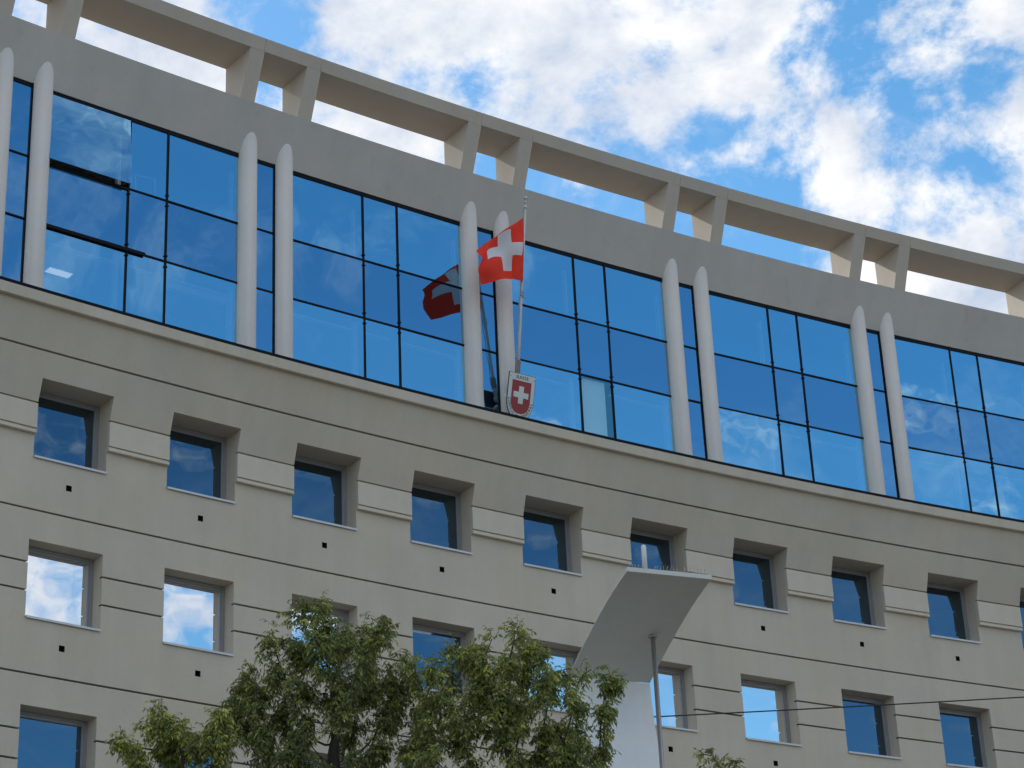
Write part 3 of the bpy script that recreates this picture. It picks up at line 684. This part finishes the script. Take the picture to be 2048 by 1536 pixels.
def make_tree(label, clumps, base, fork_z, nattr, ntw, seed, trunk_r, leaf=.080, yellow=.0):
    r = np.random.default_rng(seed); rr = random.Random(seed)
    nd, par = grow(clumps, base, fork_z, nattr, seed)
    n = len(nd); kids = [[] for _ in range(n)]
    for i, p in enumerate(par):
        if p >= 0: kids[p].append(i)
    rad = np.zeros(n)
    for i in range(n-1, -1, -1): rad[i] = (sum(rad[k]**2.4 for k in kids[i]))**(1/2.4) if kids[i] else .0075
    sc = trunk_r/rad[0]; rad = np.where(rad > .02, .02+(rad-.02)*max(.2, (trunk_r-.02)/(rad[0]-.02+1e-6)), rad)
    org = Vector(base); root = put('street_tree', None, None, org, label=label, cat='tree', group='street trees in front of the facade')
    mb = MB(); done = set()
    for i in range(n):
        for k in kids[i]:
            if kids[i][0] != k or i == 0 or True:
                if (i, k) in done: continue
                first_of_chain = (par[i] < 0) or kids[i][0] != k
                if not first_of_chain: continue
                ch_ = [i, k]; done.add((i, k)); c = k
                while kids[c]: done.add((c, kids[c][0])); c = kids[c][0]; ch_.append(c)
                rs = [float(rad[q]) for q in ch_]; rs[0] = min(rs[0], rs[1]*1.25) if par[i] >= 0 else rs[0]
                mb.tube([nd[q] for q in ch_], rs, 8 if rs[0] > .05 else 5, caps=False)
    tk = put('trunk', mb.mesh('trunk', M['bark'], True, org), root)
    cl = np.array(clumps); cen = cl[:, :3].mean(0); top = (cl[:, 2]+cl[:, 3]).max(); bot = (cl[:, 2]-cl[:, 3]).min()
    cand = [i for i in range(n) if rad[i] < .016 and nd[i][2] > fork_z-.5]
    nrm = lambda v: v/(np.linalg.norm(v, axis=-1, keepdims=True)+1e-9)
    wts = r.lognormal(0, .95, size=len(cand)); pos = nd[np.array(cand)[r.choice(len(cand), size=ntw, p=wts/wts.sum())]]+r.normal(size=(ntw, 3))*.04
    out = pos-cen; out[:, 2] *= .4; out = nrm(out)
    d = nrm(out*.5+r.normal(size=(ntw, 3))*.7+np.array([0, 0, .05])); q = pos.copy(); nl = r.integers(5, 10, size=ntw); L_ = r.uniform(.12, .26, size=(ntw, 1))
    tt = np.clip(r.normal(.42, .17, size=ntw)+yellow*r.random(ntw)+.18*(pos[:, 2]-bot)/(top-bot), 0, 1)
    V, F, T, ring = [], [], [], [pos.copy()]; base_i = 0
    for k in range(9):
        act = nl > k
        d = nrm(d+np.array([0, 0, -.13])+r.normal(size=(ntw, 3))*.10); q = np.where(act[:, None], q+d*L_/nl[:, None], q)
        if k in (3, 8): ring.append(q.copy())
        n_ = int(act.sum()); side = nrm(np.cross(d, [0, 0, 1]))*(1 if k % 2 else -1)
        ld = side*.8+d*.55+r.normal(size=(ntw, 3))*.28; ld[:, 2] -= r.uniform(.25, 1.1, size=ntw); ld = nrm(ld)[act]; c = q[act]
        nn = nrm(np.cross(ld, r.normal(size=(n_, 3)))); ww = np.cross(nn, ld); l = leaf*r.uniform(.6, 1.3, size=(n_, 1)); w = l*r.uniform(.16, .24, size=(n_, 1))
        tip = c+ld*l-nn*l*.10; tip[:, 2:] -= .10*l
        V.append(np.stack([c, c+ld*l*.42+ww*w+nn*l*.05, c+ld*l*.45-nn*l*.035, c+ld*l*.42-ww*w+nn*l*.05, tip], 1).reshape(-1, 3))
        b0 = base_i+np.arange(n_)[:, None, None]*5; F.append((b0+np.array([[0, 1, 2], [0, 2, 3], [1, 4, 2], [2, 4, 3]])[None]).reshape(-1, 3)); base_i += 5*n_
        T.append(np.repeat(np.clip(tt[act]+r.normal(0, .10, size=n_), 0, 1), 4))
    V = np.concatenate(V); F = np.concatenate(F).tolist(); T = np.concatenate(T).astype(np.float32)
    tw = MB(); rg = np.stack(ring, 1); tri = np.array([[0, 1, 0], [.87, -.5, 0], [-.87, -.5, 0]])*.0035
    tw.v = (rg[:, :, None, :]+tri[None, None]).reshape(-1, 3).tolist()
    pat = [(i*3+a_, i*3+(a_+1) % 3, (i+1)*3+(a_+1) % 3, (i+1)*3+a_) for i in range(2) for a_ in range(3)]
    tw.f = (np.array(pat)[None]+np.arange(ntw)[:, None, None]*9).reshape(-1, 4).tolist(); tw.m = [0]*len(tw.f)
    me = bpy.data.meshes.new('crown'); o = np.array(org); me.from_pydata((V-o).tolist(), [], F); me.materials.append(M['leaf'])
    at = me.attributes.new('tint', 'FLOAT', 'FACE'); at.data.foreach_set('value', T); me.update()
    cr_ = put('crown', me, root); put('twigs', tw.mesh('twigs', M['bark'], False, org), tk)
    return root
def vary(cl, seed, dep=.7):
    r = np.random.default_rng(seed); out = []
    for x, y, z, q in cl: out.append((x, y+r.normal()*dep*.5, z, q))
    return out
CA = [(-5.58,33,11.89,.25),(-5.34,33,11.57,.35),(-4.85,33,11.5,.35),(-6.05,33,11.29,.23),(-5.67,33,11.2,.43),(-4.92,33,11.01,.58),(-4.44,33,11.37,.27),(-5.43,33,10.5,.85),(-4.61,33,10.31,.77),(-5.46,33,11.73,.35),(-5.08,33,11.48,.39),(-5.83,33,11.28,.35),(-4.63,33,11.34,.39)]
CB = [(-3.36,35,14.06,.26),(-3.99,35,13.55,.45),(-3.18,35,13.51,.58),(-2.29,35,13.3,.41),(-4.27,35,13.02,.49),(-4.63,35,12.66,.26),(-3.47,35,12.73,.7),(-2.47,35,12.6,.66),(-4.11,35,12.1,.74),(-2.99,35,11.8,.9),(-3.63,35,10.94,1.23),(-2.37,35,10.88,1.07),(-2.04,35,11.83,.49),(-3.63,35,13.73,.39),(-2.78,35,13.49,.48),(-2.9,35,13.04,.66),(-3.95,35,13.13,.58),(-2.02,35,12.95,.45),(-4.51,35,12.74,.37),(-3.3,35,13.22,.66),(-1.75,34.8,12.45,.5),(-1.7,34.8,11.9,.55)]
CC_ = [(-.65,34,13.1,.3),(-.19,34,12.91,.36),(-1.17,34,12.75,.4),(.15,34,12.61,.34),(-1.61,34,12.61,.32),(-.41,34,12.23,.76),(.4,34,12.11,.48),(1.04,34,12.4,.3),(1.37,34,12.28,.22),(.57,34,11.58,.68),(-1.2,34,11.82,.72),(1.0,34,11.04,.4),(-.37,34,11.23,.88),(-.49,34,10.22,1.2),(.73,34,10.31,.8),(-1.54,34,10.89,.72),(-.93,34,12.95,.4),(-.43,34,12.8,.48),(.06,34,12.29,.56),(-1.42,34,12.4,.52),(.68,34,12.17,.36),(-.71,34,12.57,.6),(1.2,34,12.34,.27),(.85,34,11.64,.48)]
CD_ = [(2.46,32,10.49,.17),(2.74,32,10.29,.26),(3.03,32,10.49,.19),(2.7,32,9.85,.45),(3.14,32,9.91,.3)]
make_tree('small yellow-green tree top at the lower left', vary(CA, 1), (-5.2, 33, .12), 8.8, 460, 3000, 11, .10, yellow=.25)
make_tree('tallest tree, dark green crown below the second and third windows', vary(CB, 2), (-3.2, 35, .12), 9.2, 900, 7200, 12, .16)
make_tree('broad tree beside the white pylon, its branch tips over the pylon', vary(CC_, 3), (-.3, 34, .12), 8.8, 900, 7200, 13, .16, yellow=.12)
make_tree('few leafy twig tips at the bottom edge right of the pylon', vary(CD_, 4, .3), (2.8, 32, .12), 9.0, 120, 260, 14, .06)

# ------------------------------------------------------------------ small things seen through the glass
M['lamp'] = bpy.data.materials.new('lamp_light'); M['lamp'].use_nodes = True
_p = M['lamp'].node_tree.nodes['Principled BSDF']; _p.inputs['Emission Color'].default_value = (1, .97, .9, 1); _p.inputs['Emission Strength'].default_value = .3
def ceiling_lamp(s, z, label):
    og = G(s, 1.5, z); r = put('ceiling_light', None, None, og, (0, 0, ang(s)), label=label, cat='lamp')
    mb = MB(); mb.box(-.30, .30, -.14, .14, 0, .06); put('housing', mb.mesh('housing', M['inner']), r)
    mb = MB(); mb.box(-.27, .27, -.11, .11, -.012, -.001); put('diffuser', mb.mesh('diffuser', M['lamp']), r)
ceiling_lamp(-11.64, ZT2-.09, 'lit ceiling light behind the lower left glass pane of the top storey')
ceiling_lamp(-2.57, 16.53, 'lit ceiling light behind the second-row window above the trees')
og = G(-10.33, .2, ZT1+.03); mb = MB(); ringbox(mb, -.26, .26, 0, .56, .035, 0, .03)
fr = put('leaning_frame', mb.mesh('leaning_frame', M['inner']), None, og, (0, math.radians(-4), ang(-10.33)), label='white empty square frame leaning behind the narrow upper left pane', cat='frame')
M['carton'] = mat('carton_print', (.55, .58, .62), .6); M['teal'] = mat('teal_print', (.06, .35, .42), .6)
og = G(.62, .56, ZR1B+.11); ct = put('carton', None, None, og, (0, 0, ang(.62)+.3), label='pale carton on the inner sill of the middle window', cat='box')
mb = MB(); mb.box(-.16, .14, -.07, .07, 0, .40); put('box', mb.mesh('box', M['carton']), ct); mb = MB(); mb.box(-.162, .142, -.072, .072, .001, .12); put('band', mb.mesh('band', M['teal']), ct)
print('tris', sum(len(o.data.polygons) for o in bpy.data.objects if o.type == 'MESH'))
